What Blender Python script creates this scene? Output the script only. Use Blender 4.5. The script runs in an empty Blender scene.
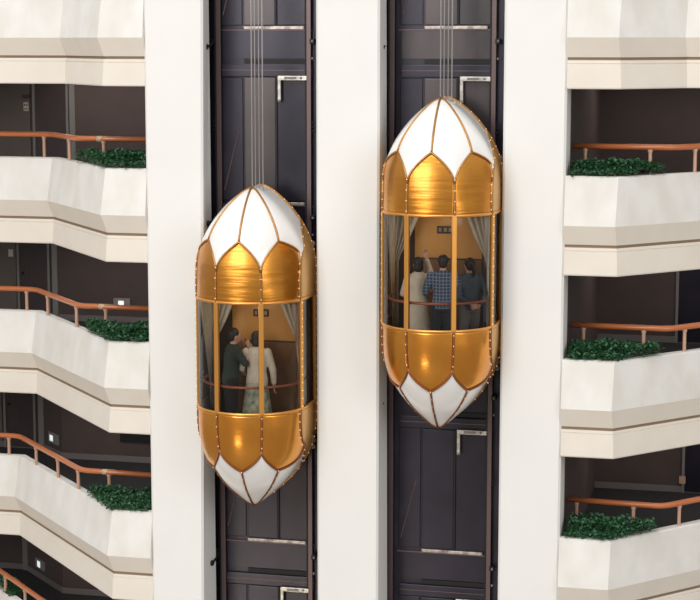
import bpy, bmesh, math, random
from math import sin, cos, pi, radians
from mathutils import Vector, Matrix
random.seed(7)
S = bpy.context.scene
COL = S.collection

# ---------------- camera, sky, lights, exposure ----------------
PSI, TH, DIST = radians(13), math.atan(260/1810), 29.0
cam = bpy.data.objects.new('camera', bpy.data.cameras.new('camera')); COL.objects.link(cam)
cam.data.sensor_width = 36; cam.data.lens = 1810*36/700; cam.data.clip_end = 300
cam.location = (DIST*sin(PSI), -DIST*cos(PSI), 20.0)
cam.rotation_euler = (pi/2-TH, 0, PSI)
S.camera = cam
W = bpy.data.worlds.new('world'); S.world = W; W.use_nodes = True
nt = W.node_tree; N = nt.nodes; N.clear()
tc = N.new('ShaderNodeTexCoord'); sp = N.new('ShaderNodeSeparateXYZ'); mr = N.new('ShaderNodeMapRange')
cr = N.new('ShaderNodeValToRGB'); bg = N.new('ShaderNodeBackground'); wo = N.new('ShaderNodeOutputWorld')
nt.links.new(tc.outputs['Generated'], sp.inputs[0]); nt.links.new(sp.outputs['Z'], mr.inputs['Value'])
mr.inputs['From Min'].default_value = -1; mr.inputs['From Max'].default_value = 1
e = cr.color_ramp.elements
e[0].position = 0.0; e[0].color = (.42, .38, .33, 1)
e[1].position = 1.0; e[1].color = (1, 1, 1, 1)
for p, c in ((.44, (.42, .385, .35)), (.54, (.66, .645, .625)), (.75, (.92, .92, .92))):
    q = e.new(p); q.color = (*c, 1)
nt.links.new(mr.outputs[0], cr.inputs[0]); nt.links.new(cr.outputs[0], bg.inputs[0]); nt.links.new(bg.outputs[0], wo.inputs[0])
bg.inputs['Strength'].default_value = 1.0
def area(name, loc, target, size, power, col=(1, 1, 1)):
    l = bpy.data.lights.new(name, 'AREA'); l.shape = 'RECTANGLE'; l.size, l.size_y = size; l.energy = power; l.color = col
    o = bpy.data.objects.new(name, l); COL.objects.link(o); o.location = loc
    o.rotation_euler = (Vector(target)-Vector(loc)).to_track_quat('-Z', 'Y').to_euler()
    return o
area('skylight', (-5, -26, 46), (0, 0, 15), (22, 16), 7000, (1, .99, .975))
area('front_fill', (-10.5, -31, 25), (0, 0, 15), (13, 11), 3500, (1, .985, .965))  # added off-view panel, brightens the centre gold petals
area('side_fill', (22, -20, 22), (0, 0, 15), (9, 16), 1700, (1, .985, .965))  # added fill from the right for the column reveals
area('low_fill', (-9, -24, 2.5), (0, 0, 14), (7, 3), 650, (1, .86, .66))  # added low warm source, puts a glow on the lower petals
S.view_settings.view_transform = 'Standard'; S.view_settings.look = 'None'
S.view_settings.gamma = 1; S.view_settings.use_curve_mapping = False
S.view_settings.exposure = -0.33

# ---------------- materials ----------------
def mat(name, col, rough=.6, metal=0, noise=None, bump=None, emit=None, coat=0, spec=.5, vary=None):
    m = bpy.data.materials.new(name); m.use_nodes = True
    t = m.node_tree; b = t.nodes['Principled BSDF']
    b.inputs['Base Color'].default_value = (*col, 1); b.inputs['Roughness'].default_value = rough
    b.inputs['Metallic'].default_value = metal; b.inputs['Coat Weight'].default_value = coat
    b.inputs['Specular IOR Level'].default_value = spec
    if emit: b.inputs['Emission Color'].default_value = (*emit[0], 1); b.inputs['Emission Strength'].default_value = emit[1]
    tcn = t.nodes.new('ShaderNodeTexCoord')
    def ntex(scale, stretch=(1, 1, 1), detail=4):
        mp = t.nodes.new('ShaderNodeMapping'); mp.inputs['Scale'].default_value = stretch
        nz = t.nodes.new('ShaderNodeTexNoise'); nz.inputs['Scale'].default_value = scale; nz.inputs['Detail'].default_value = detail
        t.links.new(tcn.outputs['Object'], mp.inputs[0]); t.links.new(mp.outputs[0], nz.inputs['Vector']); return nz
    if noise:   # (scale, second colour, stretch)
        nz = ntex(noise[0], noise[2] if len(noise) > 2 else (1, 1, 1))
        r = t.nodes.new('ShaderNodeValToRGB'); r.color_ramp.elements[0].position = .35; r.color_ramp.elements[1].position = .65
        r.color_ramp.elements[0].color = (*noise[1], 1); r.color_ramp.elements[1].color = (*col, 1)
        t.links.new(nz.outputs['Fac'], r.inputs[0]); t.links.new(r.outputs[0], b.inputs['Base Color'])
    if bump:    # (scale, strength, distance, stretch)
        nz = ntex(bump[0], bump[3] if len(bump) > 3 else (1, 1, 1))
        bp = t.nodes.new('ShaderNodeBump'); bp.inputs['Strength'].default_value = bump[1]; bp.inputs['Distance'].default_value = bump[2]
        t.links.new(nz.outputs['Fac'], bp.inputs['Height']); t.links.new(bp.outputs[0], b.inputs['Normal'])
    return m
M = dict(
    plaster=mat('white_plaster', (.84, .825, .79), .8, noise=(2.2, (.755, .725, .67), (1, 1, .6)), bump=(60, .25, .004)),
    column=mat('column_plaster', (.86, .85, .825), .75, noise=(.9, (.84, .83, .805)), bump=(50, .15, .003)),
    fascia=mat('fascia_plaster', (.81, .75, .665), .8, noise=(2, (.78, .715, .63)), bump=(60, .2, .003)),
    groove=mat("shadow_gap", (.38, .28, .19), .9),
    wallpaper=mat('brown_wallpaper', (.080, .056, .053), .7, noise=(1.5, (.068, .047, .044)), bump=(90, .3, .003)),
    taupe=mat('taupe_wallpaper', (.14, .115, .10), .7, noise=(2, (.12, .10, .088)), bump=(90, .3, .003)),
    corner=mat('grey_frame_lit_edge', (.20, .19, .18), .6),  # door frames; also paints the lit wall edge
    skirting=mat('grey_skirting', (.17, .155, .15), .6),
    carpet=mat('dark_carpet', (.022, .021, .024), .95, noise=(30, (.015, .014, .016))),
    ceiling=mat('corridor_ceiling', (.12, .105, .095), .9),
    dkdoor=mat('dark_door', (.045, .028, .030), .55, noise=(2, (.038, .024, .026), (6, 6, 1))),
    rail=mat('orange_wood', (.58, .17, .055), .32, noise=(6, (.50, .16, .055), (1, 1, 6)), coat=.3),
    post=mat('pale_bronze_post', (.58, .36, .25), .45, .2),
    joint=mat('pale_rail_joint', (.78, .60, .36), .35, .4),
    soil=mat('soil', (.03, .02, .015), .95, bump=(30, .6, .02)),
    gold=mat('gold_enamel', (.84, .37, .055), .27, .88, noise=(1.3, (.74, .29, .038)), bump=(3.0, .10, .03, (1, 1, 2.4)), coat=.25),
    goldtop=mat('brushed_gold_enamel', (.70, .30, .042), .28, .88, noise=(2.0, (.60, .24, .028)), bump=(2.2, .25, .03, (.5, .5, 6)), coat=.25),
    bronze=mat('bronze_trim', (.52, .27, .085), .35, .75, noise=(8, (.42, .20, .06))),
    redbronze=mat('red_bronze_trim', (.30, .115, .045), .4, .7),
    mullion=mat('gold_mullion', (.82, .39, .09), .3, .75),
    white=mat('white_gloss_shell', (.90, .89, .87), .16, bump=(2.2, .12, .03), coat=.5),
    wood=mat('honey_wood', (.60, .30, .07), .4, noise=(3, (.52, .25, .05), (1, 1, .3)), coat=.2),
    darkwood=mat('dark_cabin_panel', (.075, .042, .03), .4),
    cabfloor=mat('cabin_carpet', (.03, .02, .02), .9),
    redrail=mat('red_wood_rail', (.38, .11, .06), .3, coat=.3),
    curtain=mat('sheer_curtain', (.66, .61, .52), .9, noise=(9, (.52, .48, .41), (4, 4, .3))),
    shaft=mat('shaft_dark_steel', (.032, .027, .045), .30, .3, noise=(1.2, (.018, .015, .026)), bump=(1.5, .08, .02)),
    shaftbrown=mat('shaft_bronze_door', (.088, .072, .072), .30, .35, noise=(1.0, (.040, .034, .040), (1, 1, .4)), bump=(1.2, .08, .02)),
    shaftside=mat('shaft_black', (.012, .010, .012), .6),
    guide=mat('mauve_guide_rail', (.16, .11, .11), .38, .4),
    steel=mat('galvanised_steel', (.66, .62, .56), .35, .7, noise=(14, (.42, .39, .35))),
    sillm=mat('worn_steel_sill', (.62, .55, .50), .4, .6, noise=(9, (.22, .18, .17), (1, 1, 1))),
    black=mat('black_iron', (.012, .012, .013), .5, .3),
    cable=mat('steel_cable', (.46, .44, .44), .5, .3),
    bulb=mat('bulb_glow', (1, .85, .6), .3, emit=((1, .75, .42), .9)),
    sidegold=mat('pale_bronze_enamel', (.72, .44, .17), .38, .6, noise=(2, (.66, .38, .13))),
    wood2=mat('walnut_panel', (.20, .095, .035), .4, noise=(3, (.16, .075, .028), (1, 1, .3))),
    plate=mat('grey_plate', (.25, .23, .22), .5), plated=mat('dark_plate', (.02, .018, .018), .4),
    lamp=mat('lit_white', (.9, .95, 1), .4, emit=((.85, .95, 1), .9)),
    paper=mat('pale_plate', (.55, .50, .45), .6), ink=mat('dark_ink', (.05, .04, .04), .6),
    display=mat('indicator_face', (.28, .20, .12), .4),
    skin=mat('skin', (.55, .30, .20), .55), hair=mat('black_hair', (.010, .008, .008), .5, bump=(60, .6, .01)),
    darkblue=mat('slate_top', (.055, .075, .10), .85, noise=(40, (.04, .055, .08))),
    grey=mat('grey_trousers', (.11, .095, .09), .9), black_cl=mat('black_cloth', (.018, .018, .022), .9),
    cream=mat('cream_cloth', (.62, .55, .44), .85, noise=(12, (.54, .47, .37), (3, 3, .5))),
    navy=mat('navy_trousers', (.02, .024, .035), .9), green=mat('dark_green_cloth', (.03, .045, .04), .9),
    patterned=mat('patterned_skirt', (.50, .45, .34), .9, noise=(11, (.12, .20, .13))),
    pale_blue=mat('pale_blue_cloth', (.55, .62, .72), .8), shoe=mat('shoe', (.015, .013, .012), .5),
    floor=mat('atrium_floor', (.34, .31, .28), .6, noise=(.3, (.28, .25, .22))),
)
def leafmat():
    m = bpy.data.materials.new('ivy_leaf'); m.use_nodes = True; t = m.node_tree; b = t.nodes['Principled BSDF']
    g = t.nodes.new('ShaderNodeNewGeometry'); r = t.nodes.new('ShaderNodeValToRGB')
    r.color_ramp.elements[0].color = (.010, .050, .022, 1); r.color_ramp.elements[1].color = (.045, .16, .06, 1)
    t.links.new(g.outputs['Random Per Island'], r.inputs[0]); t.links.new(r.outputs[0], b.inputs['Base Color'])
    b.inputs['Roughness'].default_value = .45
    return m
M['leaf'] = leafmat()
def glassmat():
    m = bpy.data.materials.new('cabin_glass'); m.use_nodes = True; t = m.node_tree; t.nodes.clear()
    o = t.nodes.new('ShaderNodeOutputMaterial'); mx = t.nodes.new('ShaderNodeMixShader'); f = t.nodes.new('ShaderNodeFresnel')
    tr = t.nodes.new('ShaderNodeBsdfTransparent'); gl = t.nodes.new('ShaderNodeBsdfGlossy')
    f.inputs['IOR'].default_value = 1.38; tr.inputs[0].default_value = (.86, .85, .83, 1); gl.inputs['Roughness'].default_value = .03
    t.links.new(f.outputs[0], mx.inputs[0]); t.links.new(tr.outputs[0], mx.inputs[1]); t.links.new(gl.outputs[0], mx.inputs[2]); t.links.new(mx.outputs[0], o.inputs[0])
    return m
M['glass'] = glassmat()
def plaidmat():
    m = bpy.data.materials.new('plaid_shirt'); m.use_nodes = True; t = m.node_tree; b = t.nodes['Principled BSDF']
    tcn = t.nodes.new('ShaderNodeTexCoord'); s = t.nodes.new('ShaderNodeSeparateXYZ'); t.links.new(tcn.outputs['Object'], s.inputs[0])
    prev = None
    for ax in ('X', 'Z'):
        a = t.nodes.new('ShaderNodeMath'); a.operation = 'MULTIPLY'; a.inputs[1].default_value = 19; t.links.new(s.outputs[ax], a.inputs[0])
        f = t.nodes.new('ShaderNodeMath'); f.operation = 'FRACT'; t.links.new(a.outputs[0], f.inputs[0])
        l = t.nodes.new('ShaderNodeMath'); l.operation = 'LESS_THAN'; l.inputs[1].default_value = .28; t.links.new(f.outputs[0], l.inputs[0])
        if prev is None: prev = l
        else:
            x = t.nodes.new('ShaderNodeMath'); x.operation = 'MAXIMUM'; t.links.new(prev.outputs[0], x.inputs[0]); t.links.new(l.outputs[0], x.inputs[1]); prev = x
    mx = t.nodes.new('ShaderNodeMix'); mx.data_type = 'RGBA'
    mx.inputs[6].default_value = (.030, .050, .105, 1); mx.inputs[7].default_value = (.17, .21, .29, 1)
    t.links.new(prev.outputs[0], mx.inputs[0]); t.links.new(mx.outputs[2], b.inputs['Base Color']); b.inputs['Roughness'].default_value = .9
    return m
M['plaid'] = plaidmat()

# ---------------- helpers ----------------
def link(name, me, m, parent=None, smooth=False):
    o = bpy.data.objects.new(name, me); COL.objects.link(o)
    if m is not None: me.materials.append(m)
    if smooth:
        for p in me.polygons: p.use_smooth = True
    if parent: o.parent = parent
    return o
def obj(name, bm, m, parent=None, smooth=False, normals=True):
    if normals: bmesh.ops.recalc_face_normals(bm, faces=bm.faces)
    me = bpy.data.meshes.new(name); bm.to_mesh(me); bm.free()
    return link(name, me, m, parent, smooth)
def struct(name, bm, m, parent=None, smooth=False):
    o = obj(name, bm, m, parent, smooth)
    if not parent: o['kind'] = 'structure'
    return o
def sempty(name, loc=(0, 0, 0)):
    o = bpy.data.objects.new(name, None); COL.objects.link(o); o.location = loc; o['kind'] = 'structure'; return o
def tag(o, label, cat, group=None):
    o['label'] = label; o['category'] = cat
    if group: o['group'] = group
    return o
def thing(name, label, cat, loc=(0, 0, 0), group=None):
    o = bpy.data.objects.new(name, None); COL.objects.link(o); o.location = loc; return tag(o, label, cat, group)
def box(bm, x0, x1, y0, y1, z0, z1, bev=0):
    r = bmesh.ops.create_cube(bm, size=1, matrix=Matrix.Translation(((x0+x1)/2, (y0+y1)/2, (z0+z1)/2)) @ Matrix.Diagonal((abs(x1-x0), abs(y1-y0), abs(z1-z0), 1)))
    if bev:
        es = list({e for v in r['verts'] for e in v.link_edges}); bmesh.ops.bevel(bm, geom=es, offset=bev, segments=2, affect='EDGES', profile=.5)
def newbox(*a, bev=0):
    bm = bmesh.new(); box(bm, *a, bev=bev); return bm
def prism(bm, poly, z0, z1, poly1=None):
    poly1 = poly1 or poly
    a = [bm.verts.new((x, y, z0)) for x, y in poly]; b = [bm.verts.new((x, y, z1)) for x, y in poly1]
    n = len(poly); bm.faces.new(a[::-1]); bm.faces.new(b)
    for i in range(n): bm.faces.new((a[i], a[(i+1) % n], b[(i+1) % n], b[i]))
def tube(bm, pts, rad, n=8, cap=True):
    pts = [Vector(p) for p in pts]
    rs = rad if isinstance(rad, (list, tuple)) else [rad]*len(pts)
    t0 = (pts[1]-pts[0]).normalized(); up = Vector((0, 0, 1)) if abs(t0.z) < .9 else Vector((1, 0, 0))
    nrm = t0.cross(up).normalized(); rings = []
    for i, p in enumerate(pts):
        t = (pts[min(i+1, len(pts)-1)]-pts[max(i-1, 0)])
        if t.length < 1e-9: t = t0.copy()
        t.normalize(); nrm = nrm-t*nrm.dot(t)
        if nrm.length < 1e-6: nrm = t.cross(Vector((.3, .5, .8)))
        nrm.normalize(); bn = t.cross(nrm)
        rings.append([bm.verts.new(p+(nrm*cos(2*pi*k/n)+bn*sin(2*pi*k/n))*rs[i]) for k in range(n)])
    for a, b in zip(rings, rings[1:]):
        for k in range(n): bm.faces.new((a[k], a[(k+1) % n], b[(k+1) % n], b[k]))
    if cap: bm.faces.new(rings[0][::-1]); bm.faces.new(rings[-1])
def ell(bm, c, r, rot=None, seg=16, ring=12):
    m = Matrix.Translation(c)
    if rot: m = m @ rot
    bmesh.ops.create_uvsphere(bm, u_segments=seg, v_segments=ring, radius=1, matrix=m @ Matrix.Diagonal((*r, 1)))
def capsule(bm, pts, rs, n=12):
    tube(bm, pts, rs, n)
    for p, r in zip(pts, rs): ell(bm, p, (r, r, r), seg=10, ring=8)
def offset_line(pts, e):
    """offset an open plan polyline by e[i] per segment; positive = to its left-hand side reversed (outward)"""
    segs = []
    for (a, b), o in zip(zip(pts, pts[1:]), e):
        d = (Vector(b)-Vector(a)).normalized(); nrm = Vector((d.y, -d.x))
        segs.append((Vector(a)+nrm*o, d))
    out = [segs[0][0]]
    for (p, d), (q, f) in zip(segs, segs[1:]):
        den = d.x*f.y-d.y*f.x; t = ((q.x-p.x)*f.y-(q.y-p.y)*f.x)/den; out.append(p+d*t)
    d = segs[-1][1]; nrm = Vector((d.y, -d.x)); out.append(Vector(pts[-1])+nrm*e[-1])
    return out
def sweep(bm, plan, prof, mats=None, eseg=None):
    """plan: polyline; prof: closed loop of (offset, z); one mitred solid"""
    rings = []
    for o, z in prof:
        es = [o]*(len(plan)-1) if eseg is None else [o*(k if o > .05 else 1) for k in eseg]
        rings.append([bm.verts.new((p.x, p.y, z)) for p in offset_line(plan, es)])
    n = len(rings); fs = []
    for i in range(n):
        a, b = rings[i], rings[(i+1) % n]
        for j in range(len(plan)-1):
            f = bm.faces.new((a[j], a[j+1], b[j+1], b[j])); fs.append(f)
            if mats: f.material_index = mats[i]
    bm.faces.new([r[0] for r in rings]); bm.faces.new([r[-1] for r in rings][::-1])

# ---------------- structure: columns, floors, corridor walls ----------------
H = 2.91
def T(k): return 17.9-H*k
struct('floor', newbox(-16, 16, -36, 12, -.3, 0), M['floor'])
def column(poly_b, poly_t, name='column'):
    bm = bmesh.new()
    def bev(p):                                   # chamfer the two front corners a little
        (x0, y0), (x1, y1), (x2, y2), (x3, y3) = p; c = .035
        return [(x0+c, y0), (x1-c, y0), (x1, y0+c), (x2, y2), (x3, y3), (x0, y0+c)]
    zs = [(0, poly_b), (10.6, poly_b), (20.6, poly_t), (25, poly_t)]
    rings = [[bm.verts.new((x, y, z)) for x, y in bev(p)] for z, p in zs]
    for a, b in zip(rings, rings[1:]):
        for i in range(6): bm.faces.new((a[i], a[(i+1) % 6], b[(i+1) % 6], b[i]))
    bm.faces.new(rings[0][::-1]); bm.faces.new(rings[-1])
    struct(name, bm, M['column'])
CD = .62
column([(-3.45, 0), (-2.545, 0), (-2.51, CD), (-3.45, CD)], [(-3.45, 0), (-2.44, 0), (-2.53, CD), (-3.45, CD)])
column([(-.56, 0), (.47, 0), (.50, CD), (-.56, CD)], [(-.56, 0), (.48, 0), (.46, CD), (-.56, CD)])
column([(2.46, 0), (3.45, 0), (3.45, CD), (2.46, CD)], [(2.46, 0), (3.45, 0), (3.45, CD), (2.46, CD)])

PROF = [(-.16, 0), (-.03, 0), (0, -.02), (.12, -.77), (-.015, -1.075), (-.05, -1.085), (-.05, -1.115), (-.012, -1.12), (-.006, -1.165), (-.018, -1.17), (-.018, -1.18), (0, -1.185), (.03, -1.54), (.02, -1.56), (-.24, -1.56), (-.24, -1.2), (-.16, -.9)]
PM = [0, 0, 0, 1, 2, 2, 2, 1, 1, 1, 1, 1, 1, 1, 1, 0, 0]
LFAR = {-1: (-5.38, 1.42), 0: (-6.08, 2.4), 1: (-6.70, 2.95), 2: (-7.33, 3.45), 3: (-8.4, 4.4), 4: (-9.0, 5.0)}
RFAR = {-1: (5.23, .95), 0: (6.1, 1.9), 1: (6.8, 2.75), 2: (7.4, 3.4), 3: (8.3, 4.3), 4: (9, 5)}
BACKL = {-1: ((-6.3, 5.0), (-6.34, 5.04)), 0: ((-6.87, 5.58), (-6.95, 5.66)), 1: ((-7.6, 6.3), (-7.7, 6.4)), 2: ((-7.6, 6.3), (-8.35, 7.03)), 3: ((-7.65, 6.3), (-9.1, 7.74)), 4: ((-7.7, 6.3), (-9.8, 8.4))}
CORRIDOR_FILL = 44
def balcony(side, k):
    far = (LFAR if side < 0 else RFAR)[k]
    near = (-4.17, .05) if side < 0 else (4.27, 0.0)
    if side < 0:
        plan = [(-12, far[1]), far, near, (-3.45, .05)]; es = [1, 1, 1]
    else:
        plan = [(3.45, 0.0), near, far, (12, far[1])]; es = [1, .55, 1]
    if side > 0: pass
    bm = bmesh.new()
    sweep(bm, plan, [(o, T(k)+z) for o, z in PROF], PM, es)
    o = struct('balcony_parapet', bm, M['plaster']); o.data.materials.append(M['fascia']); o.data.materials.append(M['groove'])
    # floor slab (carpet on top, ceiling below), back wall, skirting
    inner = offset_line(plan, [-.2]*3)
    (bx, by), (px, py) = BACKL[k]
    if side > 0: bx, px = 7.6, 8.6; by, py = 6.3, 7.25
    zt, zb = T(k)-.7, T(k)-1.25
    if side < 0: back = [(-12, py), (px, py), (bx, by), (-3.45, by)]
    else: back = [(3.32, by), (bx, by), (px, py), (12, py)]
    poly = [(p.x, p.y) for p in inner]+[(p[0]+0, p[1]+.3) for p in back[::-1]]
    bm = bmesh.new(); prism(bm, poly, zb, zt-.02); struct('slab', bm, M['ceiling'])
    bm = bmesh.new(); prism(bm, poly, zt-.02, zt); struct('corridor_carpet', bm, M['carpet'])
    wt = T(k)-.7+H-.57 if k > -1 else T(k)+1.6
    def wall(bm, a, b, z0, z1, th=.12, lift=0.0):
        d = (Vector(b)-Vector(a)).normalized(); nn = Vector((-d.y, d.x)); q = [Vector(a)-nn*lift, Vector(b)-nn*lift, Vector(b)+nn*th, Vector(a)+nn*th]
        prism(bm, [(v.x, v.y) for v in q], z0, z1)
    nm = 'wall_left' if side < 0 else 'wall_right'
    bm = bmesh.new()
    for a, b in zip(back, back[1:]): wall(bm, a, b, zt, wt)
    w = struct(nm, bm, M['wallpaper'])
    bm = bmesh.new()
    for a, b in zip(back, back[1:]): wall(bm, a, b, zt, zt+.12, th=0, lift=.02)
    struct('baseboard_left' if side < 0 else 'baseboard_right', bm, M['skirting'])
    if side < 0:
        bm = bmesh.new(); box(bm, px-.05, px+.09, py-.07, py+.02, zt, wt); struct('lit_wall_edge', bm, M['corner'])  # paler strip paints the light caught on the wall corner
    l = bpy.data.lights.new('corridor_fill', 'AREA'); l.shape = 'RECTANGLE'; l.size, l.size_y = 3.6, .8; l.energy = CORRIDOR_FILL; l.color = (1, .90, .82)  # added overhead fill without a fixture, lifts the dark corridors
    lo = bpy.data.objects.new('corridor_fill', l); COL.objects.link(lo); lo.location = (side*5.6, 4.75, wt-.12 if k > -1 else T(k)+1.4)
    return back, zt, wt
for k in range(-1, 5):
    for s in (-1, 1): balcony(s, k)
# core flank walls of the corridors beside the lift tower
struct('wall_left', newbox(-3.45, -3.33, CD, 6.4, 0, 25), M['wallpaper'])
struct('wall_right', newbox(3.30, 3.43, CD, 6.4, 0, 25), M['wallpaper'])

# corridor doors and recesses on the left and right walls
def corridor_door(n, x0, x1, y, zt, top, m='dkdoor', knob=None):
    d = sempty('door_%d' % n, ((x0+x1)/2, y, zt))
    w = (x1-x0)/2
    obj('door_leaf', newbox(-w, w, -.03, -.005, .02, top), M[m], d)
    bm = bmesh.new(); box(bm, -w-.05, -w, -.05, 0, 0, top+.05); box(bm, w, w+.05, -.05, 0, 0, top+.05); box(bm, -w, w, -.05, 0, top, top+.05)
    obj('door_frame', bm, M['corner'], d)
    if knob is not None:
        bm = bmesh.new(); ell(bm, (knob*(w-.08), -.07, .95), (.03, .035, .03)); tube(bm, [(knob*(w-.08), -.07, .95), (knob*(w-.08), -.02, .95)], .012); obj('door_handle', bm, M['black'], d)
corridor_door(1, -7.74, -7.08, 5.66, T(0)-.7, 2.2, knob=-1)
corridor_door(2, -8.48, -7.86, 6.40, T(1)-.7, 2.2, knob=-1)
corridor_door(3, -9.15, -8.52, 7.03, T(2)-.7, 2.2, knob=-1)
corridor_door(4, 4.95, 6.0, 6.3, T(1)-.7, 2.2, 'shaft')
corridor_door(5, 5.15, 6.1, 6.3, T(2)-.7, 2.2, 'shaft')
# taupe wall bay beyond the first two doors
for k, x1, y in ((0, -7.85, 5.66), (1, -8.56, 6.40), (2, -9.25, 7.03)):
    struct('trim_2', newbox(x1-.75, x1, y-.02, y, T(k)-.58, T(k)+1.5), M['taupe'])

# ---------------- structure: lift shafts ----------------
SY = .95
for i, (xa, xb) in enumerate(((-2.75, -.36), (.26, 2.66))):
    struct('wall_shaft', newbox(xa, xb, SY, SY+.1, 0, 25), M['shaft'])
    struct('wall_shaft_side', newbox(xa-.05, xa, CD, SY+.1, 0, 25), M['shaftside'])
    struct('wall_shaft_side', newbox(xb, xb+.05, CD, SY+.1, 0, 25), M['shaftside'])
SHC = (-1.5, 1.55)           # centres of the shaft doorways
dn = 6
for i, c in enumerate(SHC):
    for j in range(-1, 5):
        z = 20.20-H*j        # sill height
        d = sempty('door_%d' % dn, (c, SY, z)); dn += 1
        # leaf area runs from below the header down to the next sill
        obj('sill', newbox(-.52, .52, -.05, 0, -.025, .025, bev=.006), M['sillm'], d)
        bm = newbox(-.95, .66, -.035, 0, -.045, -.028); obj('sill_ledge', bm, M['guide'], d)
        obj('apron_panel', newbox(-.9, .68, -.02, 0, -.50, -.05), M['shaftbrown' if i and j < 2 else 'shaft'], d)
        obj('header_gap', newbox(-.52, .66, -.03, 0, -.585, -.51), M['black'], d)
        obj('header', newbox(-.9, .66, -.06, 0, -.80, -.60, bev=.01), M['shaft'], d)
        obj('header_lip', newbox(-.9, .66, -.068, -.02, -.70, -.69), M['guide'], d)
        for a, b, mm in ((-.52, .02, 'shaftbrown'), (.05, .56, 'shaft')):
            obj('door_leaf', newbox(a, b, -.035, 0, -H+.04, -.82, bev=.012), M[(mm if not i else 'shaftbrown') if j < 2 else 'shaft'], d)
        obj('centre_post', newbox(.02, .05, -.05, 0, -H+.04, -.82), M['black'], d)
        obj('wall_panel', newbox(-.92, -.55, -.02, 0, -H+.04, -.82, bev=.01), M['shaft'], d)
        obj('brace', (lambda b: (tube(b, [(-.88, -.03, -2.7), (-.62, -.03, -1.7)], .012, 6), b)[1])(bmesh.new()), M['guide'], d)
        # door operator arm
        h = bpy.data.objects.new('operator_arm', None); COL.objects.link(h); h.parent = d; h.location = (.08, -.08, -.83)
        x1 = .5
        obj('arm_bar', newbox(0, x1, -.05, 0, -.03, .045, bev=.008), M['steel'], h)
        obj('arm_leg', newbox(0, .055, -.05, 0, -.38, -.03, bev=.008), M['steel'], h)
        bm = bmesh.new(); box(bm, .12, .32, -.06, -.045, -.01, .03); ell(bm, (.40, -.06, .01), (.02, .01, .02)); ell(bm, (.03, -.06, -.36), (.018, .01, .018))
        obj('arm_slot', bm, M['plate'], h)
lab = {0: ('left guide rail of the left lift shaft', 'right guide rail of the left lift shaft'), 1: ('left guide rail of the right lift shaft', 'right guide rail of the right lift shaft')}
RX = ((-2.45, -.90), (.50, 2.17))
for i in (0, 1):
    for q in (0, 1):
        x = RX[i][q]; g = thing('guide_rail', 'dark mauve steel '+lab[i][q]+', floor to ceiling', 'guide rail', (x, .86, 0), 'lift guide rails')
        bm = bmesh.new(); box(bm, -.035, .045, -.02, .03, 0, 25, bev=.006); obj('rail_web', bm, M['guide'], g)
        bm = bmesh.new(); box(bm, -.055, -.035, -.035, .03, 0, 25); obj('rail_edge', bm, M['shaftside'], g)
        for j in range(-1, 5):
            z = 20.0-H*j
            sx = -1 if q == 0 else 1
            cl = obj('rail_clamp', newbox(sx*.03, sx*.11, -.05, .03, z-.06, z+.02, bev=.005), M['black'], g)
            if q == 0:
                bm = bmesh.new(); tube(bm, [(sx*.07, -.02, z-.03), (sx*.06, -.25, z-.09), (sx*.05, -.46, z-.11)], .022, 8); ell(bm, (sx*.06, -.46, z-.11), (.04, .06, .05)); obj('clamp_arm', bm, M['black'], cl)
            for dz in ((-.02, -.30) if q else ()):
                bm = bmesh.new(); ell(bm, (sx*.08, -.06, z+dz), (.020, .02, .020)); obj('bolt', bm, M['plate'], g)
            for w in range(3):
                bm = bmesh.new(); ell(bm, (sx*.08, -.03, z-1.35-w*.07), (.02, .02, .018)); obj('bolt', bm, M['black'], g)

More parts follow.
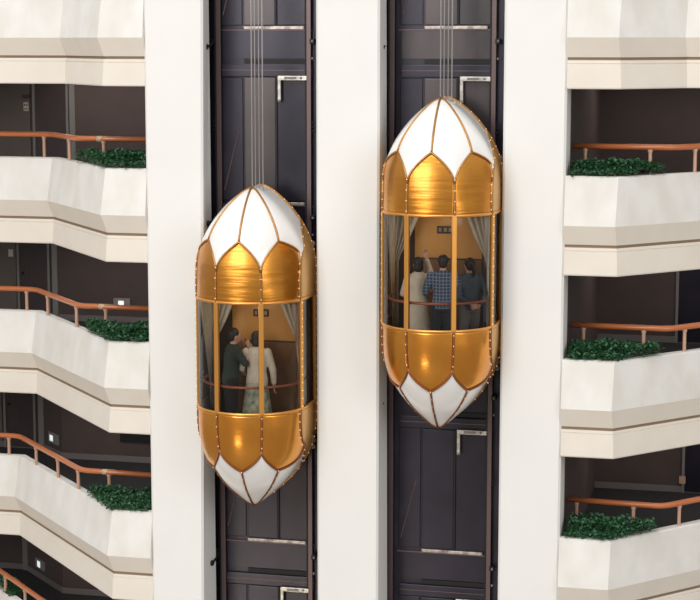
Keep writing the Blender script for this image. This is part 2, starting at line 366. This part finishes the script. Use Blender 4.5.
# ---------------- railings ----------------
POSTS = {(-1, 0): [(-6.26, 2.5), (-5.46, 1.55), (-4.67, 1.14)], (-1, 1): [(-6.91, 3.05), (-6.28, 2.49), (-5.26, 1.26), (-4.66, 1.14)],
         (-1, 2): [(-7.57, 3.55), (-6.72, 2.83), (-5.95, 1.99), (-5.27, 1.25), (-4.63, 1.15)], (-1, 3): [(-7.91, 3.96), (-7.17, 3.2), (-6.2, 2.2)],
         (1, 0): [(3.65, .98), (4.69, .88), (5.38, 1.20)], (1, 1): [(3.67, .98), (4.65, .89), (5.29, 1.18)], (1, 2): [(3.61, .99), (4.55, .90), (5.28, 1.15)]}
ORD = ('top', 'second', 'third', 'lowest')
for (s, k), ps in POSTS.items():
    far = (LFAR if s < 0 else RFAR)[k]; sd = 'left' if s < 0 else 'right'
    z = T(k)+(.41, .40, .375, .375)[k]
    if s < 0:
        nr = (-4.17, .05); by_ = nr[1]+(far[1]-nr[1])*(-5.15-nr[0])/(far[0]-nr[0])+.08
        line = [(-12, far[1]+.1), (far[0]-.03, far[1]+.1), (-5.15, by_), (-3.47, by_-.08)]
    else:
        nr = (4.27, 0); by_ = far[1]*(5.02-nr[0])/(far[0]-nr[0])+.14
        line = [(3.47, by_+.12), (5.02, by_), (far[0], far[1]+.12), (11, far[1]+.12)]
    def on_line(x):
        for (a, b), (c, d) in zip(line, line[1:]):
            if a <= x <= c: return b+(d-b)*(x-a)/(c-a)
    nth = {(-1, 0): 'highest', (-1, 1): 'second highest', (-1, 2): 'third highest', (-1, 3): 'lowest', (1, 0): 'highest', (1, 1): 'middle', (1, 2): 'lowest'}[(s, k)]
    r = thing('balcony_railing', 'orange wooden handrail on slim posts along the %s balcony on the %s' % (nth, sd), 'railing', (line[1][0], line[1][1], T(k)-.7), 'balcony railings')
    off = Vector(r.location)
    # round the corners
    pts = []
    V = [Vector((a, b)) for a, b in line]
    pts.append(V[0])
    for i in range(1, len(V)-1):
        a = V[i]+(V[i-1]-V[i]).normalized()*.18; b = V[i]+(V[i+1]-V[i]).normalized()*.18
        for q in range(6):
            t = q/5; pts.append(a*(1-t)**2+V[i]*2*t*(1-t)+b*t*t)
    pts.append(V[-1])
    bm = bmesh.new(); tube(bm, [Vector((p.x, p.y, z))-off for p in pts], .048, 12); obj('handrail', bm, M['rail'], r, True)
    for x, _ in ps:
        y = on_line(x); zb = T(k)-.012 if abs(x) > (5.15 if s < 0 else 5.02) else T(k)-.69
        bm = bmesh.new(); tube(bm, [Vector((x, y, zb))-off, Vector((x, y, z-.03))-off], .030, 10)
        tube(bm, [Vector((x, y, z-.075))-off, Vector((x, y, z-.035))-off], .042, 10)
        obj('post', bm, M['post'], r)
    if s < 0 and k < 3:
        bm = bmesh.new(); p = Vector((ps[-1][0], on_line(ps[-1][0]), z))-off; tube(bm, [p-Vector((.12, -.005, 0)), p+Vector((.12, .005, 0))], .051, 12); obj('joint_sleeve', bm, M['joint'], r, True)

# ---------------- planting ----------------
def inpoly(x, y, poly):
    c = False; n = len(poly)
    for i in range(n):
        x0, y0 = poly[i]; x1, y1 = poly[(i+1) % n]
        if (y0 > y) != (y1 > y) and x < (x1-x0)*(y-y0)/(y1-y0)+x0: c = not c
    return c
def hedge(poly, zt, label, top=.20, n=2600, spill=.0):
    cx = sum(p[0] for p in poly)/len(poly); cy = sum(p[1] for p in poly)/len(poly)
    h = thing('planter_shrubs', label, 'plants', (cx, cy, zt-.35), 'balcony planter greenery')
    bm = bmesh.new(); prism(bm, [(x-cx, y-cy) for x, y in poly], 0, .28); obj('soil_bed', bm, M['soil'], h)
    bm = bmesh.new(); xs = [p[0] for p in poly]; ys = [p[1] for p in poly]; cnt = 0
    clumps = [(random.uniform(min(xs), max(xs)), random.uniform(min(ys), max(ys)), random.uniform(.0, .09)) for _ in range(26)]
    while cnt < n:
        x = random.uniform(min(xs)-.05, max(xs)); y = random.uniform(min(ys)-.20, max(ys))
        if not (inpoly(x, y, poly) or inpoly(x, y+.10, poly) or (random.random() < .45 and inpoly(x, y+.20, poly))): continue
        bulge = max([c*max(0, 1-((x-a)**2+(y-b)**2)/.05) for a, b, c in clumps])
        edge = min(1, (y-min(ys)+.10)/.25)
        z = (.36+random.random()**.5*(top-.03+bulge)*max(.35, edge))
        cnt += 1
        L = random.uniform(.04, .085); w = L*.40
        a = random.uniform(0, 2*pi); el = random.uniform(-.5, 1.0)
        d = Vector((cos(a)*cos(el), sin(a)*cos(el), sin(el))); sd = d.cross(Vector((0, 0, 1))).normalized(); up = sd.cross(d)
        c = Vector((x-cx, y-cy, z))
        v = [bm.verts.new(q) for q in (c, c+d*L*.5+sd*w+up*.008, c+d*L, c+d*L*.5-sd*w+up*.008)]
        m_ = bm.verts.new(c+d*L*.5-up*.006)
        bm.faces.new((v[0], v[1], m_)); bm.faces.new((v[1], v[2], m_)); bm.faces.new((v[2], v[3], m_)); bm.faces.new((v[3], v[0], m_))
    obj('foliage', bm, M['leaf'], h, normals=False)
for k, nm in ((0, 'highest'), (1, 'second highest'), (2, 'third highest')):
    fy = LFAR[k]; sl = (fy[1]-.05)/(-4.17-fy[0])
    xl = (-5.12, -4.97, -4.90)[k]
    hedge([(xl, .21+sl*(-4.17-xl)), (-4.22, .22), (-3.53, .22), (-3.53, 1.08), (xl+.05, 1.08+.08)], T(k), 'low dark green shrubs filling the planter of the %s balcony on the left' % nm, n=3000, top=(.20, .16, .12)[k])
hedge([(-8.75, 4.63), (-8.33, 4.56), (-7.72, 3.95), (-7.62, 4.12), (-8.3, 4.82), (-8.75, 4.85)], T(3)-.03, 'clump of green shrubs in the bottom left corner of the view', top=.16, n=1300)
for k, nm in ((0, 'highest'), (1, 'middle'), (2, 'lowest')):
    hedge([(3.53, .19), (4.25, .19), (4.95, .82), (3.53, .90)], T(k), 'low dark green shrubs filling the planter of the %s balcony on the right' % nm, n=2600, top=.165)

# ---------------- signs and wall lights ----------------
def wallbox(name, label, cat, a, b, z0, z1, inner, th=.04, group=None, m='plate'):
    A, B = Vector(a), Vector(b); d = (B-A).normalized(); L = (B-A).length
    t = thing(name, label, cat, (A.x, A.y, z0), group); t.rotation_euler = (0, 0, math.atan2(d.y, d.x))
    obj('housing', newbox(0, L, -th, -.002, 0, z1-z0, bev=.008), M[m], t)
    x0, x1, q0, q1 = inner
    obj('lit_panel', newbox(L*x0, L*x1, -th-.006, -th, (z1-z0)*q0, (z1-z0)*q1), M['lamp'], t)
wallbox('wall_light', 'small low wall light with bright white centre above the rail of the second left balcony', 'wall light', (-6.40, 6.3), (-6.04, 6.3), 14.61, 14.79, (.3, .62, .25, .72), group='low corridor wall lights')
wallbox('wall_light', 'small lit wall box on the angled corridor wall of the third left balcony', 'wall light', (-8.06, 6.75), (-7.70, 6.40), 11.62, 11.84, (.2, .5, .2, .75), group='low corridor wall lights')
wallbox('wall_light', 'small lit wall box on the angled corridor wall at the bottom left', 'wall light', (-8.66, 7.31), (-8.31, 6.96), 8.70, 8.90, (.25, .55, .15, .8), group='low corridor wall lights')
s = thing('room_sign', 'dark room sign over a pale printed plate beside the door on the top left corridor', 'sign', (-7.92, 5.63, 18.6), None)
obj('dark_plate', newbox(-.07, .07, -.03, -.005, .25, .33), M['plated'], s)
pl = obj('pale_plate', newbox(-.05, .05, -.03, -.005, 0, .17), M['paper'], s)
bm = bmesh.new()
for a, b, c, d in ((-.035, -.01, .10, .14), (.01, .035, .10, .14), (-.035, .035, .03, .05)): box(bm, a, b, -.034, -.03, c, d)
obj('printed_mark', bm, M['ink'], pl)
o = obj('wall_plate', newbox(-.05, .05, -.025, 0, 0, .15), M['paper'], None); o.location = (-8.66, 6.375, 15.57)
tag(o, 'small pale plate left of the dark door on the second left corridor', 'sign')
o = obj('wall_plate', newbox(-.06, .06, -.05, 0, 0, .14), M['post'], None); o.location = (5.11, 6.29, 11.56)
tag(o, 'small brownish wall box in the corridor of the lowest right balcony', 'wall box')
bm = newbox(-.36, .36, -.03, 0, 0, .2); o = obj('dark_recess_panel', bm, M['black'], None); o.location = (-5.95, 6.295, 11.8)  # black panel stands in for a dark recess
tag(o, 'wide black panel for a dark recess on the back wall of the third left corridor', 'panel')

# ---------------- lift cars ----------------
R, LB, ZW = .91, .55, 1.79
A0 = radians(72); AS = radians(48)
SIDE = R*(pi/2-A0)+LB
X4 = R*sin(A0)
def plan(u, w, flat=0.0):
    """outline of the car at size w: three round front panels (u 1..4) and a straight side strip (u 0..1, 4..5)"""
    if u < 2.5: x, y = plan(5-u, w, flat); return (-x, y)
    if u <= 3.5:
        a = AS*(u-2.5); t = abs(u-round(u)); x, y = w*sin(a), -w*cos(a)
        if flat:
            i = math.floor(min(u, 3.4999)+.0)
            a0, a1 = (AS*(2-2.5), AS*(3-2.5)) if u <= 3 else (AS*.5, AS*1.5); f = (a-a0)/(a1-a0)
            cx, cy = w*(sin(a0)*(1-f)+sin(a1)*f), -w*(cos(a0)*(1-f)+cos(a1)*f); x += (cx-x)*flat; y += (cy-y)*flat
        return (x, y)
    # distance along the outline measured from 48 degrees
    arc = w*(pi/2-AS)
    if w >= X4: sb = w*(math.asin(min(1, X4/w))-AS)
    else: sb = arc+min(LB, (X4-w)/.37)
    s_ = sb*(u-3.5)/.5 if u <= 4 else sb+(arc+LB-sb)*(u-4)
    if s_ < arc and w > 1e-6:
        a = AS+s_/w; x, y = w*sin(a), -w*cos(a)
        if flat and a < A0+1e-6:
            a0, a1 = AS*.5, AS*1.5; f = (a-a0)/(a1-a0)
            cx, cy = w*(sin(a0)*(1-f)+sin(a1)*f), -w*(cos(a0)*(1-f)+cos(a1)*f); x += (cx-x)*flat; y += (cy-y)*flat
        return (x, y)
    return (w, s_-arc)
def catmull(P, n=12):
    out = []
    for i in range(len(P)-1):
        p0 = P[max(i-1, 0)]; p1 = P[i]; p2 = P[i+1]; p3 = P[min(i+2, len(P)-1)]
        for q in range(n):
            t = q/n
            out.append(tuple(.5*((2*b)+(-a+c)*t+(2*a-5*b+4*c-d)*t*t+(-a+3*b-3*c+d)*t**3) for a, b, c, d in zip(p0, p1, p2, p3)))
    out.append(P[-1]); return out
TOPP = catmull([(0, .91), (.35, .912), (.65, .885), (.92, .805), (1.17, .675), (1.39, .51), (1.56, .34), (1.70, .155), (1.77, 0.0)])
BOTP = catmull([(0, .91), (.28, .905), (.55, .875), (.82, .80), (1.08, .66), (1.32, .475), (1.52, .26), (1.64, .115), (1.70, 0.0)])
def wprof(P, h):
    for (h0, w0), (h1, w1) in zip(P, P[1:]):
        if h0 <= h <= h1: return w0+(w1-w0)*(h-h0)/(h1-h0+1e-12)
    return P[-1][1]
def surf(top, u, h, off=0.0):
    P = TOPP if top else BOTP; h = max(0, min(h, P[-1][0]))
    w = max(0.0, wprof(P, h)); fl = .42*sin(pi*h/1.1) if top and h < 1.1 else 0.0
    if not top and h < .98 and 1 < u < 4: off = off+.022*sin(pi*h/.98)*sin(pi*(u-math.floor(u)))**2
    x, y = plan(u, max(w+off, 0.0), fl)
    return Vector((x, y, ZW+h)) if top else Vector((x, y, -h))
def hb(u, top):
    uc = math.floor(min(u, 4.9999))+.5; t = min(1, abs(u-uc)/.5); c = .5
    g = math.sqrt(max(0, 1-((t+c)/(1+c))**2))/math.sqrt(1-(c/(1+c))**2)
    f = .7*g+.3*(1-t)
    return (.48+.48*f) if top else (.60+.38*f)
def grid(bm, rows):
    vs = [[bm.verts.new(p) for p in r] for r in rows]
    for a, b in zip(vs, vs[1:]):
        for i in range(len(a)-1):
            bm.faces.new((a[i], a[i+1], b[i+1], b[i]))
def thick(o, t=.012):
    m = o.modifiers.new('solid', 'SOLIDIFY'); m.thickness = t; m.offset = -1; return o
def shell(name, top, u0, u1, lo, hi, m, parent, nu=22, nh=18):
    rows = []
    for j in range(nh+1):
        r = []
        for i in range(nu+1):
            u = u0+(u1-u0)*i/nu; a, b = lo(u), hi(u); r.append(surf(top, u, a+(b-a)*j/nh))
        rows.append(r)
    bm = bmesh.new(); grid(bm, rows); bmesh.ops.remove_doubles(bm, verts=bm.verts, dist=.0005)
    return thick(obj(name, bm, m, parent, True))
BULBS = []
def bulbs(f, a, b, step=.13):
    n = max(2, int((b-a)/step))
    for q in range(n+1): BULBS.append(f(a+(b-a)*q/n))
def make_car(loc, label, group):
    c = thing('elevator_car', label, 'elevator', loc, group)
    for top in (True, False):
        P = TOPP if top else BOTP; HM = P[-1][0]; tm = 'bronze' if top else 'redbronze'
        for i in range(1, 4):
            shell('gold_petal', top, i, i+1, lambda u: 0.0, lambda u: hb(min(max(u, i+1e-4), i+1-1e-4), top), M['goldtop' if top else 'gold'], c)
        for a, b in ((1, 1.5), (1.5, 2.5), (2.5, 3.5), (3.5, 4)):
            shell('white_petal', top, a, b, lambda u: hb(u if u < 4 else 3.9999, top), lambda u: HM, M['white'], c, nu=24 if b-a > .6 else 12, nh=22)
        for a, b in ((0, 1), (4, 5)):
            shell('side_panel', top, a, b, lambda u: 0.0, lambda u: HM, M['sidegold'], c, nu=12, nh=30)
        for i in range(1, 4):                                # trims along each petal edge
            bm = bmesh.new(); tube(bm, [surf(top, i+1e-4+(1-2e-4)*q/28, hb(i+1e-4+(1-2e-4)*q/28, top), .004) for q in range(29)], .017, 8); obj('petal_trim', bm, M[tm], c, True)
            bm = bmesh.new(); h0 = hb(i+.5, top); tube(bm, [surf(top, i+.5, h0+(HM-h0)*(1-(1-q/24)**1.5), .004) for q in range(25)], .018, 8); obj('rib', bm, M[tm], c, True)
            if not top: bulbs(lambda h, i=i: surf(top, i+.5, h, .02), h0, HM-.06)
        for i in range(1, 5):                                # seams between gold petals
            hs = hb(i-1e-4, top) if i in (2, 3) else HM
            bm = bmesh.new(); tube(bm, [surf(top, i, hs*(1-(1-q/30)**1.3), .003) for q in range(31)], .014 if i in (2, 3) else .02, 8); obj('seam_trim', bm, M[tm], c, True)
            bulbs(lambda h, i=i: surf(top, i, h, .018), .06, .55 if i in (2, 3) else HM-.15)
        bm = bmesh.new(); grid(bm, [[surf(top, 5, HM*j/40).lerp(surf(top, 0, HM*j/40), q/8) for q in range(9)] for j in range(41)])
        bmesh.ops.remove_doubles(bm, verts=bm.verts, dist=.0005); thick(obj('rear_panel', bm, M['bronze'], c, True), .01)
        for e_ in (0, 5):
            bm = bmesh.new(); tube(bm, [surf(top, e_, HM*(1-(1-j/40)**1.4), .004) for j in range(41)], .024, 8); obj('rear_trim', bm, M['bronze'], c, True)
            if e_: bulbs(lambda h, e_=e_: surf(top, e_, h, .025)+Vector((0, -.02, 0)), .05, HM-.1)
        # rings
        z = ZW if top else 0
        sg = 1 if top else -1
        prof = [(R+.012, z-sg*.022), (R+.012, z+sg*.02), (R-.03, z+sg*.02), (R-.03, z-sg*.022)]
        bm = bmesh.new(); us = [5*q/80 for q in range(81)]
        rr = [[bm.verts.new((*plan(u, w), zz)) for u in us] for w, zz in prof]
        for a, b in zip(rr, rr[1:]+rr[:1]):
            for q in range(80): bm.faces.new((a[q], a[q+1], b[q+1], b[q]))
        obj('ring_trim', bm, M['mullion'], c, True)
    # windows and mullions
    for i in range(5):
        rows = [[(*plan(i+q/20, R-.012), z) for q in range(21)] for z in (.02, ZW-.02)]
        bm = bmesh.new(); grid(bm, rows); obj('window_pane', bm, M['glass'], c, True)
    for i in range(0, 6):
        x, y = plan(i, R-.01)
        if 1 <= i <= 4: a = -A0+AS*(i-1)
        else: a = -pi/2 if i == 0 else pi/2
        bm = bmesh.new(); wd = .039 if 0 < i < 5 else .05
        box(bm, -wd, wd, -.028, .028, 0, ZW, bev=.008)
        bmesh.ops.transform(bm, matrix=Matrix.Translation((x, y, 0)) @ Matrix.Rotation(a, 4, 'Z'), verts=bm.verts)
        mu = obj('mullion', bm, M['mullion'], c)
        ox, oy = sin(a)*.03, -cos(a)*.03
        if i in (1, 4, 5): bulbs(lambda h, x=x, y=y: Vector((x+ox, y+oy, h)), .05, ZW-.05)
    # cabin interior
    def dshape(w, back=LB-.03): return [plan(5*q/60, w) for q in range(61)]
    bm = bmesh.new(); prism(bm, dshape(R-.13), -.66, -.60)
    o = obj('cabin_floor', bm, M['cabfloor'], c)
    bm = bmesh.new(); prism(bm, dshape(R-.05), ZW-.03, ZW); obj('cabin_ceiling', bm, M['darkwood'], c)
    yb = LB-.02
    bm = newbox(-R+.02, R-.02, yb-.02, yb, -.6, ZW-.03); obj('cabin_back', bm, M['darkwood'], c)
    wp = obj('wood_panel', newbox(-.50, .60, yb-.05, yb-.02, .98, ZW-.04, bev=.008), M['wood'], c)
    obj('wood_panel', newbox(-.50, .60, yb-.05, yb-.02, -.55, .95, bev=.008), M['wood2'], c)
    bm = newbox(-.13, .13, yb-.075, yb-.05, 1.38, 1.50, bev=.006); ind = obj('floor_indicator', bm, M['plated'], wp)
    for a, b in ((-.10, -.06), (-.02, .03), (.06, .11)): obj('lit_digit', newbox(a, b, yb-.08, yb-.075, 1.41, 1.47), M['display'], wp)
    # curtains tied at the top corners
    for sx in (-1, 1):
        rows = []
        for j in range(15):
            t = j/14; z = ZW-.04-t*1.9
            xa = sx*(R-.10); xb = sx*(R-.10-(.36*max(0, 1-t*2.6)**.8+.10)); r = []
            for q in range(19):
                f = q/18; r.append((xa+(xb-xa)*f, .22+.02*sin(f*28)+.0*t, z))
            rows.append(r)
        bm = bmesh.new(); grid(bm, rows); thick(obj('curtain', bm, M['curtain'], c, True), .006)
        rows = []
        for j in range(17):
            t = j/16; z = ZW-.04-t*1.75; ya = .42; wd = .12+.72*max(0, 1-t*1.05)**.7
            rows.append([(sx*(R-.13+.015*sin(q*1.55)), ya-wd*q/24, z) for q in range(25)])
        bm = bmesh.new(); grid(bm, rows); thick(obj('curtain', bm, M['curtain'], c, True), .006)
    # inner handrail following the glass
    bm = bmesh.new(); tube(bm, [Vector((*plan(.3+4.4*q/60, R-.10), .42)) for q in range(61)], .022, 10); hr = obj('handrail', bm, M['redrail'], c, True)
    for u in (1, 2, 3, 4):
        bm = bmesh.new(); x0, y0 = plan(u, R-.10); x1, y1 = plan(u, R-.02); tube(bm, [(x0, y0, .42), (x1, y1, .42)], .012, 6); obj('rail_bracket', bm, M['bronze'], hr)
    bm = bmesh.new(); tube(bm, [(0, -.1, ZW-.05), (0, -.1, ZW-.031)], .16, 24); obj('ceiling_glow', bm, M['warmglow'], c)  # added glowing disc that goes with the cabin fill
    # roller guides behind the car
    for z in (ZW+.75, -.75):
        for sx in (-1, 1):
            bm = bmesh.new(); box(bm, sx*.55, sx*.86, LB-.02, LB+.10, z-.04, z+.04, bev=.01); ell(bm, (sx*.84, LB+.08, z+.05), (.05, .05, .05)); ell(bm, (sx*.84, LB+.08, z-.06), (.04, .05, .04)); obj('guide_shoe', bm, M['plate'], c)
    # hitch on top
    bm = bmesh.new(); box(bm, -.06, .17, .03, .19, ZW+1.60, ZW+1.68, bev=.01); obj('hitch_plate', bm, M['bronze'], c)
    # little bulbs along the seams: the nearest hundred as parts, the others as one
    allb = BULBS[:]; BULBS.clear(); allb.sort(key=lambda p: p.y-.35*p.x)
    bm = bmesh.new(); bmesh.ops.create_icosphere(bm, subdivisions=2, radius=.0078); bme = bpy.data.meshes.new('bulb'); bm.to_mesh(bme); bm.free(); bme.materials.append(M['bulb'])
    for p in allb[:96]:
        o = bpy.data.objects.new('bulb', bme); COL.objects.link(o); o.parent = c; o.location = p
    bm = bmesh.new()
    for p in allb[96:]: bmesh.ops.create_icosphere(bm, subdivisions=1, radius=.0078, matrix=Matrix.Translation(p))
    o = obj('bulb_string', bm, M['bulb'], c); o['kind'] = 'stuff'
    # added warm fill for the dim cabin interior
    l = bpy.data.lights.new('cabin_fill', 'POINT'); l.energy = 4; l.color = (1, .78, .5); l.shadow_soft_size = .15
    lo = bpy.data.objects.new('cabin_fill', l); COL.objects.link(lo); lo.parent = c; lo.location = (0, -.1, ZW-.2)
    return c
M['warmglow'] = mat('warm_glow', (1, .8, .5), .4, emit=((1, .75, .45), 2.0))
CARS = ((-1.56, -.25, 14.10), (1.515, -.25, 15.55))
make_car(CARS[0], 'lower bullet-shaped gold and white glass elevator car, in the left shaft', 'gold bullet elevator cars')
make_car(CARS[1], 'higher bullet-shaped gold and white glass elevator car, in the right shaft', 'gold bullet elevator cars')
# hoist cables
for i, (cx, cy, cz) in enumerate(CARS):
    for j, dx in enumerate((-.02, .035, .10, .16)):
        bm = bmesh.new(); tube(bm, [(0, 0, 0), (0, 0, 25-(cz+ZW+1.67))], .009 if j % 3 else .011, 8)
        o = obj('hoist_cable', bm, M['cable'], None, True); o.location = (cx+dx-.01, cy+.12, cz+ZW+1.67)
        nm = ('leftmost', 'second from the left', 'third from the left', 'rightmost')[j]
        tag(o, 'thin grey cable above the %s elevator car, %s of four' % (('lower', 'higher')[i], nm), 'cable', 'elevator hoist cables')

# ---------------- people ----------------
def bake(bm, vox, smooth_it=4):
    """voxel remesh a pile of overlapping shapes into one continuous skin"""
    me = bpy.data.meshes.new('tmp'); bm.to_mesh(me); bm.free()
    o = bpy.data.objects.new('tmp', me); COL.objects.link(o)
    m = o.modifiers.new('r', 'REMESH'); m.mode = 'VOXEL'; m.voxel_size = vox; m.use_smooth_shade = True
    s_ = o.modifiers.new('s', 'SMOOTH'); s_.factor = .5; s_.iterations = smooth_it
    dg = bpy.context.evaluated_depsgraph_get(); dg.update()
    res = bpy.data.meshes.new_from_object(o.evaluated_get(dg))
    bpy.data.objects.remove(o); return res
def loft(bm, secs, n=20):
    """secs: (x, y, z, rx, ry)"""
    rings = [[bm.verts.new((x+rx*cos(2*pi*k/n), y+ry*sin(2*pi*k/n), z)) for k in range(n)] for x, y, z, rx, ry in secs]
    for a, b in zip(rings, rings[1:]):
        for k in range(n): bm.faces.new((a[k], a[(k+1) % n], b[(k+1) % n], b[k]))
    bm.faces.new(rings[0][::-1]); bm.faces.new(rings[-1])
def hand(bm, w, d, up, s=1.0, curl=.5):
    """w wrist, d direction, up = thumb side"""
    w = Vector(w); d = Vector(d).normalized(); up = Vector(up); up = (up-d*up.dot(d)).normalized(); pn = d.cross(up).normalized()
    rot = Matrix((pn, up, d)).transposed().to_4x4()
    ell(bm, w+d*.045*s, (.016*s, .040*s, .052*s), rot)
    for i, L in enumerate((.066, .074, .070, .055)):
        b = w+d*.075*s+up*(.030-.020*i)*s; q1 = b+(d*cos(curl*.5)+pn*sin(curl*.5))*L*.5*s; q2 = q1+(d*cos(curl*1.5)+pn*sin(curl*1.5))*L*.5*s
        capsule(bm, [b, q1, q2], [.0095*s, .009*s, .0075*s], 8)
    b = w+d*.02*s+up*.028*s; q1 = b+(up*.7+d*.7)*.035*s; q2 = q1+(d*.9+up*.3+pn*.3)*.028*s
    capsule(bm, [b, q1, q2], [.012*s, .011*s, .009*s], 8)
def person(name, label, loc, rz, hgt, top, legs, arms, hairstyle='short', female=False, lean=0, skirt=False, headturn=0, group=None, extra=None):
    """faces local +Y. arms: for each side (elbow, wrist, handdir, thumbdir)"""
    p = thing(name, label, 'person', loc, group); p.rotation_euler = (0, 0, rz); k = hgt/1.70; p.scale = (k, k, k)
    sw = .165 if female else .185
    ly = lean
    def sh(z): return ly*max(0, z-.95)/.6
    bm = bmesh.new()
    hips = .150 if female else .145
    loft(bm, [(0, 0, .84, hips*.9, .10), (0, 0, .93, hips, .112), (0, sh(1.05), 1.05, .125, .098), (0, sh(1.15), 1.15, .13, .098), (0, sh(1.28), 1.28, .155, .112), (0, sh(1.38), 1.38, sw*.93, .10), (0, sh(1.43), 1.43, .11, .075), (0, sh(1.46), 1.46, .06, .06)])
    capsule(bm, [(0, sh(1.42), 1.42), (0, sh(1.5)+.012, 1.50)], [.058, .052])
    hc = Vector((0, sh(1.6)+.02, 1.595)); hr = Matrix.Rotation(headturn, 4, 'Z')
    ell(bm, hc, (.074, .094, .108), hr, 24, 18); ell(bm, hc+hr @ Vector((0, .035, -.055)), (.052, .058, .058), hr)
    for sx in (-1, 1):
        ell(bm, hc+hr @ Vector((sx*.076, -.005, -.01)), (.010, .020, .030), hr)          # ears
        ell(bm, hc+hr @ Vector((sx*.030, .082, .012)), (.016, .014, .010), hr)           # brows
    ell(bm, hc+hr @ Vector((0, .099, -.018)), (.013, .020, .026), hr)                      # nose
    ell(bm, hc+hr @ Vector((0, .088, -.056)), (.024, .012, .009), hr)                      # mouth
    for sx in (-1, 1):
        capsule(bm, [(sx*.085, 0, .90), (sx*.09, .012, .50), (sx*.092, -.01, .09)], [.088, .058, .040])
        capsule(bm, [(sx*.092, -.04, .045), (sx*.10, .05, .04), (sx*.108, .13, .03)], [.038, .036, .028])
    for sx, (el_, wr, hd, th) in zip((-1, 1), arms):
        s0 = Vector((sx*sw, sh(1.38), 1.385)); capsule(bm, [s0, el_, wr], [.052, .040, .028]); hand(bm, wr, hd, th)
    body = link('body', bake(bm, .009), M['skin'], p, True)
    # shoes
    for sx in (-1, 1):
        bm = bmesh.new(); capsule(bm, [(sx*.092, -.045, .046), (sx*.10, .05, .045), (sx*.108, .14, .038)], [.046, .045, .036]); box(bm, sx*.10-.04, sx*.10+.04, -.08, .16, 0, .03)
        link('shoe', bake(bm, .012, 2), M['shoe'], p, True)
    # lower garment
    bm = bmesh.new()
    if skirt:
        loft(bm, [(0, 0, .30, .25, .20), (0, 0, .6, .21, .17), (0, 0, .93, .165, .128), (0, 0, 1.02, .142, .112)], 28)
    else:
        for sx in (-1, 1): capsule(bm, [(sx*.085, 0, .92), (sx*.09, .012, .50), (sx*.092, -.008, .10)], [.104, .076, .062])
        loft(bm, [(0, 0, .84, .165, .118), (0, 0, .95, .162, .122), (0, sh(1.03), 1.03, .14, .11)])
    link('skirt' if skirt else 'trousers', bake(bm, .012), legs, p, True)
    # top
    bm = bmesh.new()
    loft(bm, [(0, 0, .88, .172, .130), (0, 0, .97, .168, .128), (0, sh(1.07), 1.07, .150, .118), (0, sh(1.17), 1.17, .152, .118), (0, sh(1.28), 1.28, .172, .128), (0, sh(1.39), 1.39, sw*1.0, .112), (0, sh(1.44), 1.44, .118, .085), (0, sh(1.475), 1.475, .074, .070)])
    for sx, (el_, wr, hd, th) in zip((-1, 1), arms):
        s0 = Vector((sx*sw, sh(1.38), 1.385)); e_ = Vector(el_); w_ = Vector(wr); capsule(bm, [s0, e_, e_.lerp(w_, .82 if not extra or 'short' not in extra else .08)], [.068, .056, .044])
    link('shirt', bake(bm, .012), top, p, True)
    # hair
    bm = bmesh.new(); ell(bm, hc+hr @ Vector((0, -.020, .026)), (.085, .092, .098), hr, 24, 18)
    ell(bm, hc+hr @ Vector((0, -.045, -.02)), (.074, .062, .07), hr)
    if hairstyle == 'ponytail':
        ell(bm, hc+hr @ Vector((0, -.125, .0)), (.028, .03, .028), hr)
        capsule(bm, [hc+hr @ Vector((0, -.13, .0)), hc+hr @ Vector((.01, -.155, -.07)), hc+hr @ Vector((.015, -.14, -.16))], [.028, .034, .016])
    if hairstyle == 'bob': ell(bm, hc+hr @ Vector((0, -.04, -.05)), (.085, .07, .085), hr)
    link('hair', bake(bm, .008, 3), M['hair'], p, True)
    return p
def car_pt(i, x, y): c = CARS[i]; return (x, y, c[2]-.60)
DOWN = lambda sx: ((sx*.25, 0, 1.10), (sx*.26, .06, .86), (0, .1, -1), (0, 1, 0))
person('person', 'person with short black hair in a blue plaid shirt, back turned, in the higher car', car_pt(1, 1.64, -.66), radians(8), 1.73, M['plaid'], M['navy'],
       [((-.27, .06, 1.12), (-.18, .27, 1.10), (.3, 1, .1), (0, 0, 1)), ((.25, .02, 1.10), (.17, .22, 1.02), (-.4, 1, 0), (0, 0, 1))], extra='short')
person('person', 'person with a black ponytail, hands clasped behind the back, in the higher car', car_pt(1, 2.03, -.47), radians(34), 1.67, M['darkblue'], M['grey'],
       [((-.25, -.10, 1.12), (-.06, -.20, .98), (.9, -.1, -.2), (0, 0, 1)), ((.23, -.10, 1.14), (.07, -.20, .96), (-.9, -.1, -.2), (0, 0, 1))], 'ponytail', True)
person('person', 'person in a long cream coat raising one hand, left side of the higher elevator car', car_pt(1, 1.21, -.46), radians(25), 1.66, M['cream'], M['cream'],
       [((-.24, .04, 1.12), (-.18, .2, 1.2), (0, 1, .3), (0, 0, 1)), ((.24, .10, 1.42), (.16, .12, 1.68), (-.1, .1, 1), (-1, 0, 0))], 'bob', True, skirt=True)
person('person', 'dark-haired person in dark green with hands raised to the face, in the lower car', car_pt(0, -1.93, -.32), radians(-60), 1.84, M['green'], M['black_cl'],
       [((-.20, .16, 1.22), (-.10, .24, 1.44), (.3, -.3, .9), (0, 0, 1)), ((.22, .18, 1.20), (.06, .30, 1.40), (-.2, -.4, .9), (0, 0, 1))], 'short', lean=.05, extra='short')
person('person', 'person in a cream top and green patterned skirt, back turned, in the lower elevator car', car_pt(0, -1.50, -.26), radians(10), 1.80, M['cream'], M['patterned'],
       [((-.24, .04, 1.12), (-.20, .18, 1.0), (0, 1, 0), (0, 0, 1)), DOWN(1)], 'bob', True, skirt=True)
